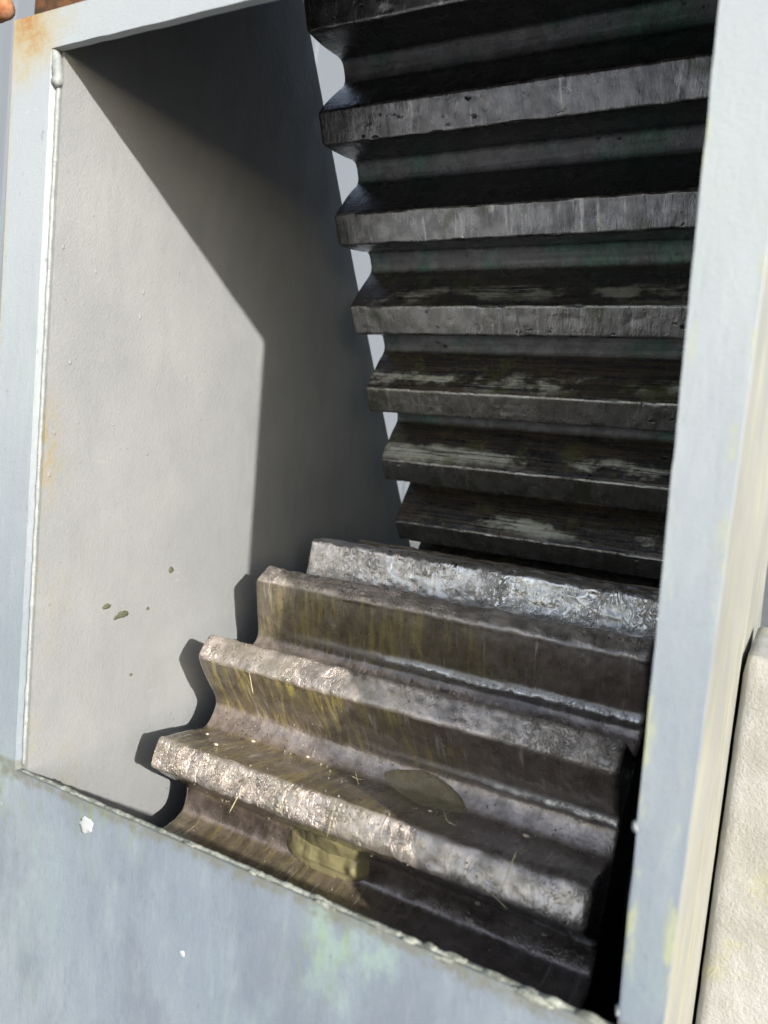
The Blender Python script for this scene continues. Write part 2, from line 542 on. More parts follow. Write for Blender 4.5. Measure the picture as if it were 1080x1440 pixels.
def mat_girth():
    k = Mat('greased_ring_gear_steel')
    p = k.pos()
    uv = k.attr('gearuv', 'Vector')
    prof = k.attr('prof')
    side = k.attr('side')
    worn = k.attr('olive')
    tip = k.ramp(prof, 0.965, 0.995)
    root = k.ramp(prof, 0.015, 0.10, 1, 0)
    n_big = k.noise(p, 9, 4, 0.6)
    n_mid = k.noise(p, 40, 4, 0.6)
    col = k.mix(k.ramp(n_mid, 0.3, 0.7), (0.020, 0.020, 0.023), (0.044, 0.043, 0.047))
    up = k.ramp(side, 0.2, 0.6)
    lng = k.noise(k.vscale(uv, (9, 260, 3)), 1, 5, 0.65, 0.5)
    wob = k.math('ADD', prof, k.math('MULTIPLY', k.math('SUBTRACT', k.noise(k.vscale(uv, (16, 8, 2.1)), 1, 4, 0.65), 0.5), 0.45))
    band = k.mul(k.ramp(wob, 0.52, 0.66), k.ramp(wob, 0.98, 0.78, 0, 1))
    pat = k.ramp(k.noise(k.vscale(uv, (8.5, 14, 1.7)), 1, 5, 0.68), 0.47, 0.58)
    col = k.mix(k.mul(up, worn, k.ramp(lng, 0.40, 0.62), 0.7), col, (0.16, 0.115, 0.078))
    col = k.mix(k.mul(up, worn, band, pat, k.ramp(lng, 0.36, 0.52)), col, (0.74, 0.72, 0.60))
    olv = k.mul(k.ramp(k.noise(p, 24, 4, 0.65), 0.54, 0.66), worn)
    col = k.mix(k.mul(olv, 0.5), col, (0.15, 0.155, 0.055))
    rootc = k.mix(k.ramp(k.noise(p, 13, 3), 0.46, 0.62), (0.36, 0.36, 0.38), (0.20, 0.36, 0.30))
    rootc = k.mix(k.ramp(n_mid, 0.42, 0.62), k.mix(0.4, rootc, (0.06, 0.06, 0.065)), rootc)
    col = k.mix(k.mul(root, 0.9), col, rootc)
    tipc = k.mix(k.ramp(n_mid, 0.38, 0.64), (0.34, 0.34, 0.36), (0.58, 0.58, 0.61))
    scr = k.mul(k.ramp(k.noise(k.vscale(uv, (85, 7, 9)), 1, 5, 0.75), 0.53, 0.66), k.ramp(k.noise(k.vscale(uv, (22, 22, 9)), 1, 3, 0.6), 0.42, 0.56))
    scd = k.ramp(k.noise(k.vscale(uv, (90, 5, 13)), 1, 4, 0.7), 0.54, 0.68)
    tipc = k.mix(k.mul(scd, k.ramp(k.noise(k.vscale(uv, (14, 14, 5)), 1, 4, 0.7), 0.44, 0.60), 0.7), tipc, (0.13, 0.13, 0.14))
    tipc = k.mix(scr, tipc, (0.92, 0.92, 0.93))
    tipc = k.mix(k.mul(worn, 0.6), tipc, (0.26, 0.235, 0.18))
    tipc = k.mix(k.mul(k.ramp(k.noise(p, 19, 4, 0.6), 0.54, 0.66), 0.55), tipc, (0.13, 0.155, 0.075))
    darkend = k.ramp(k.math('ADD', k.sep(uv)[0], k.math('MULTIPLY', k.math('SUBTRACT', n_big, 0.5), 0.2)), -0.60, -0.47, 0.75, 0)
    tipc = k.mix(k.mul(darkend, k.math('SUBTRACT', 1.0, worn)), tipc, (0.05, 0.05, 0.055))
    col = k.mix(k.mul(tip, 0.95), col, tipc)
    rim_ = k.mul(k.ramp(prof, 0.955, 0.975), k.ramp(prof, 0.999, 0.985, 0, 1), k.ramp(k.noise(p, 60, 4, 0.65), 0.40, 0.58), up)
    col = k.mix(k.mul(rim_, k.math('ADD', k.mul(worn, 0.6), 0.25)), col, (0.62, 0.57, 0.50))
    pit = k.mul(k.ramp(k.voro(k.vscale(p, (0.6, 1, 1)), 120), 0.12, 0.45, 1, 0), k.ramp(k.noise(p, 15, 5, 0.8), 0.58, 0.66))
    col = k.mix(k.mul(pit, 0.9), col, (0.008, 0.008, 0.009))
    b = k.bump(k.math('MULTIPLY', pit, -1.0), 0.003, 0.9)
    b = k.bump(k.noise(k.vscale(uv, (80, 22, 9)), 1, 5, 0.7), 0.0034, 0.8, b)
    b = k.bump(k.mul(lng, k.math('SUBTRACT', 1.0, tip)), 0.0022, 0.6, b)
    b = k.bump(k.noise(p, 300, 2, 0.5), 0.0006, 0.5, b)
    r = k.ramp(k.noise(p, 30, 3, 0.6), 0.3, 0.7, 0.18, 0.38)
    return k.out(col, r, b, metal=k.math('ADD', k.mul(tip, 0.7), 0.1), spec=0.6, coat=0.7, coat_r=0.14)


def mat_grease():
    k = Mat('yellow_grease')
    p = k.pos()
    n = k.noise(p, 60, 4, 0.6)
    col = k.mix(n, (0.42, 0.365, 0.16), (0.66, 0.59, 0.34))
    b = k.bump(k.noise(k.vscale(p, (1, 1, 0.4)), 45, 2, 0.5), 0.004, 0.5)
    m = k.out(col, 0.05, b, spec=0.6)
    k.b.inputs['Transmission Weight'].default_value = 0.55
    k.b.inputs['IOR'].default_value = 1.45
    k.b.inputs['Subsurface Weight'].default_value = 0.25
    k.b.inputs['Subsurface Radius'].default_value = (0.004, 0.003, 0.001)
    k.b.inputs['Subsurface Scale'].default_value = 1.0
    return m


def mat_olive():
    k = Mat('olive_grease')
    p = k.pos()
    col = k.mix(k.noise(p, 40, 4, 0.6), (0.30, 0.245, 0.14), (0.46, 0.39, 0.24))
    b = k.bump(k.noise(p, 75, 3, 0.5), 0.006, 0.7)
    m = k.out(col, 0.07, b, spec=0.6)
    k.b.inputs['Transmission Weight'].default_value = 0.6
    k.b.inputs['IOR'].default_value = 1.45
    return m


def mat_simple(name, a, c, scale=60, rough=0.7):
    k = Mat(name)
    p = k.pos()
    col = k.mix(k.noise(p, scale, 4, 0.6), a, c)
    return k.out(col, rough, k.bump(k.noise(p, scale * 6, 3), 0.001, 0.5), spec=0.3)


def mat_concrete():
    k = Mat('pale_rough_concrete')
    p = k.pos()
    n = k.noise(p, 14, 5, 0.65)
    col = k.mix(k.ramp(n, 0.35, 0.68), (0.36, 0.35, 0.315), (0.47, 0.46, 0.435))
    col = k.mix(k.mul(k.ramp(k.noise(p, 22, 4, 0.65), 0.54, 0.70), 0.5), col, (0.44, 0.42, 0.24))
    col = k.mix(k.mul(k.ramp(k.noise(p, 150, 4, 0.7), 0.56, 0.70), 0.6), col, (0.36, 0.34, 0.29))
    b = k.bump(k.noise(p, 260, 5, 0.7), 0.0022, 0.8)
    b = k.bump(k.noise(p, 70, 3, 0.6), 0.0015, 0.4, b)
    return k.out(col, 0.92, b, spec=0.2)


def mat_ground():
    k = Mat('worn_asphalt')
    p = k.pos()
    col = k.mix(k.noise(p, 1.5, 5, 0.65), (0.14, 0.14, 0.14), (0.22, 0.215, 0.205))
    return k.out(col, 0.9, k.bump(k.noise(p, 60, 4), 0.01, 0.5), spec=0.2)


INT = mat_interior()
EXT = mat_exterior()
SIDE = mat_side()
WELD_W = mat_weld('painted_weld', (0.25, 0.265, 0.26), (0.32, 0.335, 0.32), 0.35)
WELD_D = mat_weld('grimy_weld', (0.12, 0.13, 0.105), (0.34, 0.35, 0.30), 0.8)
RUST = mat_rust()
RUST_D = mat_rust('dark_rust', True)
DARK = mat_plain_dark()
PIN = mat_pinion()
GIR = mat_girth()
GREASE = mat_grease()
OLIVE_G = mat_olive()
CONC = mat_concrete()
GROUND = mat_ground()
SPLAT = mat_simple('white_dropping', (0.42, 0.44, 0.45), (0.52, 0.53, 0.53), 200, 0.6)
CRUMB = mat_simple('dark_grease_crumb', (0.05, 0.055, 0.03), (0.14, 0.14, 0.09), 150, 0.5)
STRAW = mat_simple('dry_straw', (0.50, 0.44, 0.24), (0.68, 0.62, 0.40), 90, 0.6)
PEB = mat_simple('pale_grit', (0.45, 0.38, 0.26), (0.62, 0.55, 0.42), 150, 0.6)
HEDGE = mat_simple('dark_green_render', (0.03, 0.038, 0.025), (0.06, 0.07, 0.045), 3, 0.9)
COPE = mat_simple('ochre_coping', (0.34, 0.31, 0.18), (0.46, 0.42, 0.27), 4, 0.8)

# ------------------------------------------------------------------ ground and far background
g = mesh_obj('ground', [(-600, -600, 0), (600, -600, 0), (600, 600, 0), (-600, 600, 0)], [[0, 1, 2, 3]], GROUND)
tag(g, kind='structure')

# low dark wall with ochre coping far off on the left
fw = empty('boundary_wall', (-17.0, 8.0, 0))
tag(fw, 'low dark green wall with ochre coping, far off past the left edge of the housing', 'wall')


def world_box(name, x0, x1, y0, y1, z0, z1, mat, parent=None, bv=0.0):
    V = [(x, y, z) for x in (x0, x1) for y in (y0, y1) for z in (z0, z1)]
    F = [[0, 1, 3, 2], [4, 6, 7, 5], [0, 4, 5, 1], [2, 3, 7, 6], [0, 2, 6, 4], [1, 5, 7, 3]]
    o = fix_normals(mesh_obj(name, V, F, mat))
    if parent:
        keep(o, parent)
    if bv:
        bevel(o, bv)
    return o


# pale clad building behind the machine, seen between the wall edge and the gear and past the left flange
def clad_wall():
    b_ = empty('industrial_building', (-15.0, 13.0, 0))
    tag(b_, 'pale grey sheet-clad building behind the gear, glimpsed beside the left ends of its teeth', 'building')
    V, F = [], []
    x = -32.0
    prof_ = [(0, 0), (2.96, 0), (2.97, -0.02), (3.19, -0.02), (3.20, 0)]
    xs = []
    while x < -3.2:
        for dx, dy in prof_[:-1]:
            xs.append((x + dx, 13.0 + dy))
        x += 3.20
    for (a, y_) in xs:
        V += [(a, y_, 0.45), (a, y_, 15.0)]
    for q in range(len(xs) - 1):
        F.append([2 * q, 2 * q + 2, 2 * q + 3, 2 * q + 1])
    keep(fix_normals(mesh_obj('cladding', V, F, CLAD)), b_)
    world_box('plinth', -32, -3.2, 12.93, 13.4, 0, 0.448, CONC, b_)
    world_box('core_wall', -32, -3.2, 13.05, 22, 0.45, 15.0, CLAD, b_)
    world_box('roof_edge', -32.1, -3.1, 12.9, 22.1, 15.002, 15.25, CLAD, b_)


CLAD = mat_simple('pale_sheet_cladding', (0.20, 0.22, 0.245), (0.225, 0.245, 0.27), 1.2, 0.8)
clad_wall()

# ------------------------------------------------------------------ housing
UL, UR = -0.6715, -0.0365          # wall planes
WF = 0.500                        # front face of the panel
VT, VB = -0.356, 0.352            # opening top and bottom
UI = -0.0725                      # opening right edge
house = empty('gear_housing', W(-0.38, 0.9, CAMZ))
tag(house, 'pale blue-grey welded steel housing with open rectangular inspection window onto the gears', 'gear housing')

# front panel: one plate with the rectangular opening
def front_panel():
    outer = [(-0.729 - SKEW * .392, -0.392), (UR, -0.392), (UR, 1.3), (-0.729 + SKEW * 1.3, 1.3)]
    inner = [(a + SKEW * b, b) for a, b in ((UL, VT), (UI, VT), (UI, VB), (UL, VB))]
    V = []
    nseg = 90
    # inner and outer loops resampled with matching count so edges can be slightly uneven
    def loop(cs):
        out = []
        for i in range(4):
            a, b = cs[i], cs[(i + 1) % 4]
            for q in range(nseg):
                t = q / nseg
                out.append((a[0] + (b[0] - a[0]) * t, a[1] + (b[1] - a[1]) * t))
        return np.array(out)
    lo, li = loop(outer), loop(inner)
    n = len(lo)
    P3 = np.c_[li * 45, np.zeros(n)]
    li = li + np.stack([fbm(P3, 3, 31), fbm(P3, 3, 37)], 1) * 0.0006
    for w_ in (WF, WF + 0.008):
        for L in (lo, li):
            for q in L:
                V.append(W(q[0], w_, q[1]))
    F = []
    for i in range(n):
        j = (i + 1) % n
        F.append([i, j, n + j, n + i])
        F.append([2 * n + i, 3 * n + i, 3 * n + j, 2 * n + j])
        F.append([i, 2 * n + i, 2 * n + j, j])
        F.append([n + i, n + j, 3 * n + j, 3 * n + i])
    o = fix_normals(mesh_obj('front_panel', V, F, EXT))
    bevel(o, 0.0016, 2)
    return o


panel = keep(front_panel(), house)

wall_poly = [(WF + 0.0085, -0.386), (WF + 0.0085, 1.29), (1.47, 1.29), (1.47, 0.36),
             (1.317, 0.129), (1.062, -0.291), (0.906, -0.564), (0.86, -0.64), (0.80, -0.64)]
lw = keep(fix_normals(prism('side_wall', wall_poly, UL, UL + 0.008, INT, WS)), house)
tag(lw, 'grey-beige painted side wall inside the housing')
rw = keep(fix_normals(prism('side_wall', wall_poly, UR - 0.008, UR, SIDE)), house)
tag(rw, 'cream painted side wall on the right of the window')
keep(fix_normals(prism('bounce_cut_plate', wall_poly, UR - 0.0125, UR - 0.0085, DARK)), house)  # unseen dark plate, added to cut bounce light onto the left wall
# roof plate, sloping up from the panel to just short of the ring gear
rf = keep(fix_normals(prism('roof_plate', [(0.5085, -0.394), (0.5085, -0.387), (0.80, -0.641), (0.762, -0.650)], UL - 0.02, UR + 0.02, RUST_D)), house)
fl = keep(fix_normals(prism('floor_plate', [(0.51, 1.291), (1.47, 1.291), (1.47, 1.30), (0.51, 1.30)], UL, UR, DARK)), house)
bk = keep(fix_normals(prism('back_plate', [(1.471, 0.36), (1.48, 0.36), (1.48, 1.29), (1.471, 1.29)], UL, UR, DARK)), house)
tr = keep(fix_normals(prism('top_rail', [(0.512, -0.3935), (0.512, -0.46), (0.518, -0.46), (0.518, -0.3935)], -0.727, UR, RUST_D)), house)

def nest(o, part):
    '''sub-part: part already sits in world coordinates'''
    o.parent = part
    return o


# weld beads
b1 = bead('weld_bead', [WS(UL + 0.003, WF + 0.0075, -0.352), WS(UL + 0.003, WF + 0.0075, VB - 0.004)], 0.0018, WELD_W, 0.35, seed=3)
nest(b1, lw)
b2 = bead('weld_bead', [WS(UL + 0.004, WF + 0.005, VB + 0.0005), WS(-0.40, WF + 0.005, VB + 0.0005), WS(UI, WF + 0.005, VB + 0.001)], 0.0022, WELD_D, 0.6, seed=8)
tag(b2, 'grimy crusted weld along the lower lip of the window')
nest(b2, panel)
b3 = bead('weld_bead', [WS(UL + 0.000, WF + 0.005, -0.357), WS(UL + 0.0030, WF + 0.005, -0.342), WS(UL + 0.0055, WF + 0.005, -0.332), WS(UL + 0.0045, WF + 0.005, -0.322)], 0.005, WELD_W, 0.2, seed=13)
nest(b3, lw)
# pale crust lumps stuck on the right of the lower lip and on the post
def lump(name, c, r, mat, seed=0, sub=3, amp=0.35, freq=60.0, label=None):
    import bmesh
    bm = bmesh.new()
    bmesh.ops.create_icosphere(bm, subdivisions=sub, radius=1.0)
    co = np.array([q.co[:] for q in bm.verts])
    co = co * (1 + amp * fbm(co * 1.7 + seed * 3.1, 3, seed))[:, None] * np.array(r)
    for q, c_ in zip(bm.verts, co):
        q.co = Vector(c_) + Vector(c)
    me = bpy.data.meshes.new(name)
    bm.to_mesh(me)
    bm.free()
    me.polygons.foreach_set('use_smooth', [True] * len(me.polygons))
    me.materials.append(mat)
    o = bpy.data.objects.new(name, me)
    C.objects.link(o)
    if label:
        o['label'] = label
    return o


rs = random.Random(5)
for i in range(26):
    u_ = -0.64 + 0.55 * (i / 25) ** 0.55 + rs.uniform(-.006, .006)
    q = 0.5 + 0.6 * (i / 25)
    nest(lump('crust_lump', WS(u_, WF + rs.uniform(.000, .005), VB + rs.uniform(-.0015, .004)),
              (q * rs.uniform(.005, .013), q * rs.uniform(.0015, .003), q * rs.uniform(.0015, .0032)), WELD_D, i, 3, 0.6), panel)
nest(lump('crust_lump', WS(UI - 0.001, WF + .002, 0.216), (.0022, .0025, .004), WELD_W, 44, 3, 0.4), panel)
nest(lump('crust_lump', WS(UI - 0.0005, WF + .002, 0.338), (.002, .0025, .004), WELD_W, 45, 3, 0.4), panel)
for (u_, v_, s) in ((-0.556, 0.374, .0085), (-0.425, 0.448, .0030)):
    nest(lump('dropping_splat', W(u_, WF, v_), (s, 0.0007, s * 0.85), SPLAT, int(s * 1e4), 3, 0.75), panel)
# crumbs and paint runs stuck to the inside of the left wall
US = UL + 0.008
for (w_, v_, a, b) in ((0.598, 0.195, .008, .004), (0.622, 0.207, .011, .0055), (0.694, 0.162, .0055, .005), (0.612, 0.210, .004, .003), (0.66, 0.205, .003, .0025), (0.640, 0.28, .003, .002)):
    nest(lump('grease_crumb', WS(US, w_, v_), (0.0014, a * .72, b * .72), CRUMB, int(w_ * 999), 3, 0.6), lw)
rs = random.Random(9)
for i in range(16):
    w_ = rs.uniform(.515, .70)
    v_ = rs.uniform(-.22, .32)
    a = rs.uniform(.0009, .0022)
    nest(lump('paint_nib', WS(US, w_, v_), (0.0011, a, a * rs.uniform(.8, 1.8)), INT, i, 2, 0.4), lw)

# ------------------------------------------------------------------ gear teeth
def resample(P, ds):
    P = np.asarray(P, float)
    # Catmull-Rom then uniform arc length
    Q = np.vstack([2 * P[0] - P[1], P, 2 * P[-1] - P[-2]])
    out = []
    for i in range(1, len(Q) - 2):
        t = np.linspace(0, 1, 24, endpoint=False)[:, None]
        p0, p1, p2, p3 = Q[i - 1], Q[i], Q[i + 1], Q[i + 2]
        out.append(0.5 * ((2 * p1) + (-p0 + p2) * t + (2 * p0 - 5 * p1 + 4 * p2 - p3) * t ** 2 + (-p0 + 3 * p1 - 3 * p2 + p3) * t ** 3))
    out = np.vstack(out + [P[-1:]])
    s = np.r_[0, np.cumsum(np.linalg.norm(np.diff(out, axis=0), axis=1))]
    n = max(8, int(round(s[-1] / ds)))
    si = np.linspace(0, s[-1], n + 1)
    return np.c_[np.interp(si, s, out[:, 0]), np.interp(si, s, out[:, 1])]


def gear_tooth(name, half, center_wv, ang, rroot, rtip, u0, u1, ds, du, disp, mat, parent, tid, attrs, endround):
    """half: list of (radius, half-angle) from the tip centre to the root middle.
    ang: direction of the tooth in the (w,v) plane, radians.  Upper side = smaller v."""
    H = np.array(half)
    # order: from root middle on one side over the tip to the root middle on the other side
    full = np.vstack([np.c_[H[::-1, 0], -H[::-1, 1]], np.c_[H[1:, 0], H[1:, 1]]])
    xy = np.c_[full[:, 0] * np.cos(full[:, 1] + ang), full[:, 0] * np.sin(full[:, 1] + ang)]
    pr = resample(xy, ds)
    Mn = len(pr)
    tg = np.gradient(pr, axis=0)
    tg /= np.linalg.norm(tg, axis=1)[:, None]
    nr = np.c_[tg[:, 1], -tg[:, 0]]
    rad = pr / np.linalg.norm(pr, axis=1)[:, None]
    if np.sum(nr * rad) < 0:
        nr = -nr
    rr = np.linalg.norm(pr, axis=1)
    prof = np.clip((rr - rroot) / (rtip - rroot), 0, 1)
    dang = np.angle(np.exp(1j * (np.arctan2(pr[:, 1], pr[:, 0]) - ang)))
    s = np.r_[0, np.cumsum(np.linalg.norm(np.diff(pr, axis=0), axis=1))]
    s = s - s[-1] / 2
    side = np.where(nr[:, 1] < 0, 1.0, 0.0)          # faces up
    K = max(2, int(round((u1 - u0) / du)))
    us = np.linspace(u0, u1, K + 1)
    K += 1
    U = np.repeat(us[None, :], Mn, 0)
    PW = np.repeat(pr[:, 0:1], K, 1)
    PV = np.repeat(pr[:, 1:2], K, 1)
    NW = np.repeat(nr[:, 0:1], K, 1)
    NV = np.repeat(nr[:, 1:2], K, 1)
    S = np.repeat(s[:, None], K, 1)
    PF = np.repeat(prof[:, None], K, 1)
    DA = np.repeat(dang[:, None], K, 1)
    SD = np.repeat(side[:, None], K, 1)
    flat = lambda a: a.reshape(-1)
    p3 = np.c_[flat(U), flat(PW), flat(PV)]
    d, silver = disp(p3, flat(S), flat(PF), flat(DA), flat(SD), tid)
    e = np.minimum(flat(U) - u0, u1 - flat(U))
    er = endround * (0.75 + 0.35 * fbm(p3 * 40, 2, 77))
    rnd = np.clip(1 - e / er, 0, 1)
    d = d - er * (1 - np.sqrt(np.clip(1 - rnd ** 2, 0, 1))) * (0.25 + 0.75 * flat(PF))
    w_ = center_wv[0] + flat(PW) + d * flat(NW)
    v_ = center_wv[1] + flat(PV) + d * flat(NV)
    loc = parent.location
    V = np.c_[flat(U) - loc[0], w_ - loc[1], CAMZ - v_ - loc[2]]
    idx = np.arange(Mn * K).reshape(Mn, K)
    Fq = np.stack([idx[:-1, :-1], idx[1:, :-1], idx[1:, 1:], idx[:-1, 1:]], -1).reshape(-1, 4)
    # orientation check on one quad
    a, b_, c_ = V[Fq[0, 0]], V[Fq[0, 1]], V[Fq[0, 3]]
    nn = np.cross(b_ - a, c_ - a)
    if nn[1] * nr[0, 0] + nn[2] * (-nr[0, 1]) < 0:
        Fq = Fq[:, ::-1]
    me = bpy.data.meshes.new(name)
    nq = len(Fq)
    me.vertices.add(len(V))
    me.vertices.foreach_set('co', V.reshape(-1))
    caps = [list(idx[:, 0]), list(idx[::-1, -1])]
    nl = nq * 4 + sum(len(c) for c in caps)
    me.loops.add(nl)
    li = np.concatenate([Fq.reshape(-1)] + [np.array(c) for c in caps]).astype(np.int32)
    me.loops.foreach_set('vertex_index', li)
    me.polygons.add(nq + 2)
    starts = np.r_[np.arange(nq) * 4, nq * 4, nq * 4 + Mn].astype(np.int32)
    me.polygons.foreach_set('loop_start', starts)
    sm = np.ones(nq + 2, dtype=bool)
    sm[-2:] = False
    me.polygons.foreach_set('use_smooth', sm)
    me.update(calc_edges=True)
    at = me.attributes.new('gearuv', 'FLOAT_VECTOR', 'POINT')
    at.data.foreach_set('vector', np.c_[flat(U), flat(S), np.full(Mn * K, tid * 1.37)].reshape(-1).astype(np.float32))
    for nm, arr in (('prof', flat(PF)), ('side', flat(SD)), ('silver', silver),
                    ('olive', np.full(Mn * K, attrs.get('olive', 0.3)))):
        at = me.attributes.new(nm, 'FLOAT', 'POINT')
        at.data.foreach_set('value', np.asarray(arr, dtype=np.float32))
    me.materials.append(mat)
    o = bpy.data.objects.new(name, me)
    C.objects.link(o)
    o.parent = parent
    return o


R = math.radians
# --- pinion
PC = (0.947, 0.4697)
PR, PRR = 0.3478, 0.2705
PU0, PU1 = -0.594, -0.111
NP = 17
PSTEP = 360.0 / NP
p_half = [(PR, 0), (PR, R(1.2)), (PR - .0005, R(2.05)), (PR - .0018, R(2.45)), (PR - .0045, R(2.8)), (PR - .016, R(3.6)), (PR - .032, R(4.6)),
          (PR - .046, R(5.45)), (PR - .059, R(6.2)), (PR - .069, R(7.0)), (PR - .0745, R(7.9)), (PRR + .0005, R(9.3)), (PRR, R(180.0 / NP))]
pin = empty('pinion_gear', W(-0.38, PC[0], PC[1]))
tag(pin, 'lower gear with thick grease-smeared teeth, partly sunlit, below the dark ring gear', 'gear')


def pin_disp(p3, s, pf, da, sd, tid):
    d = 0.0011 * fbm(p3 * 28, 3, 1) + 0.0006 * fbm(p3 * 95, 3, 2)
    tip = sstep(0.93, 1.0, pf)
    flank = sstep(0.05, 0.2, pf) * (1 - tip)
    # flaky grease plates on the tips
    rg = 1 - np.abs(fbm(np.c_[p3[:, 0] * 75, p3[:, 1:] * 90], 3, 6)) * 2
    d = d + tip * (0.0019 * fbm(p3 * 60, 3, 4) + 0.0009 * rg + 0.0016 * fbm(p3 * 22, 2, 44))
    # squeezed-up rim on the tip corners
    cor = np.exp(-((pf - 0.955) / 0.02) ** 2)
    thr = fbm(np.c_[p3[:, 0] * 33, p3[:, 1:] * 6], 3, 9)
    d = d + cor * (np.clip(thr + 0.05, 0, 1) * 0.0030 + np.clip(fbm(np.c_[p3[:, 0] * 110, p3[:, 1:] * 30], 3, 46), 0, 1) * 0.0030)
    # sagging streaks down the flanks
    d = d + flank * 0.0006 * fbm(np.c_[p3[:, 0] * 160, p3[:, 1:] * 14], 3, 10)
    silver = np.zeros(len(s))
    # ridge of pushed-out grease low on the front flank
    if tid in RIDGE:
        pf0, ustart, amp = RIDGE[tid]
        wob = 0.03 * fbm(np.c_[p3[:, 0] * 14, p3[:, 1] * 0 + tid, p3[:, 2] * 0], 3, 15)
        grow = sstep(ustart, ustart + 0.16, p3[:, 0]) * 0.75 + 0.25 * sstep(ustart - 0.10, ustart, p3[:, 0])
        lump_ = 0.55 + 0.65 * np.abs(fbm(np.c_[p3[:, 0] * 75, p3[:, 1:] * 40], 3, 16)) + 0.4 * fbm(p3 * 150, 2, 18)
        gs = np.exp(-((pf - pf0 - wob) / 0.055) ** 2) * (sd < 2) * FRONT(da)
        d = d + gs * grow * amp * lump_
        silver = np.clip(gs * grow * 1.2, 0, 1)
    if tid == SILVER_T:
        silver = np.maximum(silver, FRONT(da) * sstep(0.30, 0.55, pf) + tip)
        d = d + FRONT(da) * sstep(0.25, 0.5, pf) * (0.0012 * rg + 0.0016 * fbm(p3 * 70, 3, 21))
    if tid in (2, 3, 4):
        silver = np.maximum(silver, 0.25 * tip)
    return d, silver


def FRONT(da):
    # lower / camera-facing side of a tooth lies at decreasing angle
    return (da < 0).astype(float)


RIDGE = {2: (0.17, -0.47, 0.0085), 3: (0.14, -0.32, 0.0085), 4: (0.12, -0.24, 0.0050)}
SILVER_T = 1
# tooth numbers run 1, 2, 3, 4 downwards in view
for i in range(NP):
    t = i if i <= 8 else i - NP
    ang = R(-138.4 - PSTEP * (t - 3))
    vis = -1 <= t <= 6
    o = gear_tooth('tooth', p_half, PC, ang, PRR, PR, PU0, PU1, 0.0019 if vis else 0.006, 0.0023 if vis else 0.02,
                   pin_disp, PIN, pin, t, {'olive': {3: 1.0, 2: 0.45, 4: 0.5}.get(t, 0.25)}, 0.007)
    lab = {1: 'silvery wrinkled tooth nearest the ring gear', 2: 'brown tooth with a pale grease ridge at its foot',
           3: 'tooth with olive-yellow grease running down its front', 4: 'lowest tooth with a clear pale tip'}.get(t)
    if lab:
        o['label'] = lab


def cyl(name, c_wv, r, u0, u1, mat, parent, n=72, rin=None):
    loc = parent.location
    V, F = [], []
    for u_ in (u0, u1):
        for k in range(n):
            a = 2 * math.pi * k / n
            V.append((u_ - loc[0], c_wv[0] + r * math.cos(a) - loc[1], CAMZ - c_wv[1] - r * math.sin(a) - loc[2]))
    for k in range(n):
        F.append([k, (k + 1) % n, n + (k + 1) % n, n + k])
    F += [list(range(n)), list(range(2 * n - 1, n - 1, -1))]
    o = fix_normals(mesh_obj(name, V, F, mat, parent))
    return o


cyl('rim', PC, PRR - 0.003, PU0 + 0.003, PU1 - 0.003, DARK, pin)
cyl('shaft', PC, 0.12, UL + 0.0085, UR - 0.0085, DARK, pin, 48)

# --- ring gear
GC = (4.10, -2.063)
GR, GRR = 3.662, 3.662 - 0.079
GU0, GU1 = -0.600, -0.075
NG = 184
gstep = 2 * math.pi / NG
tipw, rootw = 0.0375, 0.030
pitch = GR * gstep
g_half = [(GR, 0), (GR, (tipw / 2 - .004) / GR), (GR - .0001, (tipw / 2 - .0006) / GR), (GR - .0010, (tipw / 2 + .0004) / GR), (GR - .0035, (tipw / 2 + .0018) / GR), (GR - .010, (tipw / 2 + .0052) / GR),
          (GR - .030, (tipw / 2 + .0135) / GR), (GR - .055, (tipw / 2 + .0225) / GR), (GR - .070, (pitch / 2 - rootw / 2 - .0015) / GR), (GR - .0765, (pitch / 2 - rootw / 2 + .003) / GR),
          (GRR, (pitch / 2 - rootw / 2 + .009) / GR), (GRR, pitch / 2 / GR)]
ring = empty('ring_gear', W(-0.34, GC[0] - GR, GC[1]))
tag(ring, 'large dark ring gear of wide straight greasy teeth rising through the housing', 'gear')


def ring_disp(p3, s, pf, da, sd, tid):
    d = 0.0007 * fbm(p3 * 26, 3, 51) + 0.0003 * fbm(p3 * 110, 2, 52)
    tip = sstep(0.93, 1.0, pf)
    cor = np.exp(-((pf - 0.975) / 0.02) ** 2)
    thr = fbm(np.c_[p3[:, 0] * 40, p3[:, 1:] * 9], 3, 59)
    chip = np.clip(fbm(np.c_[p3[:, 0] * 48, p3[:, 1:] * 20], 3, 61) - 0.12, 0, 1)
    d = d + cor * np.clip(thr, 0, 1) * 0.0016 - cor * chip * 0.007
    d = d - tip * np.clip(fbm(p3 * 45, 3, 63) - 0.2, 0, 1) * 0.003
    return d, np.zeros(len(s))


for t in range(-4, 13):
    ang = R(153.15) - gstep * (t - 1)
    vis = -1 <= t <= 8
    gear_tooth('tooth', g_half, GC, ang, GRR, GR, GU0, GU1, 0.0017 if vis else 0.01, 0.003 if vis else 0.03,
               ring_disp, GIR, ring, t + 40, {'olive': float(np.clip((t - 2.2) / 1.6, 0.0, 1.0))}, 0.004)


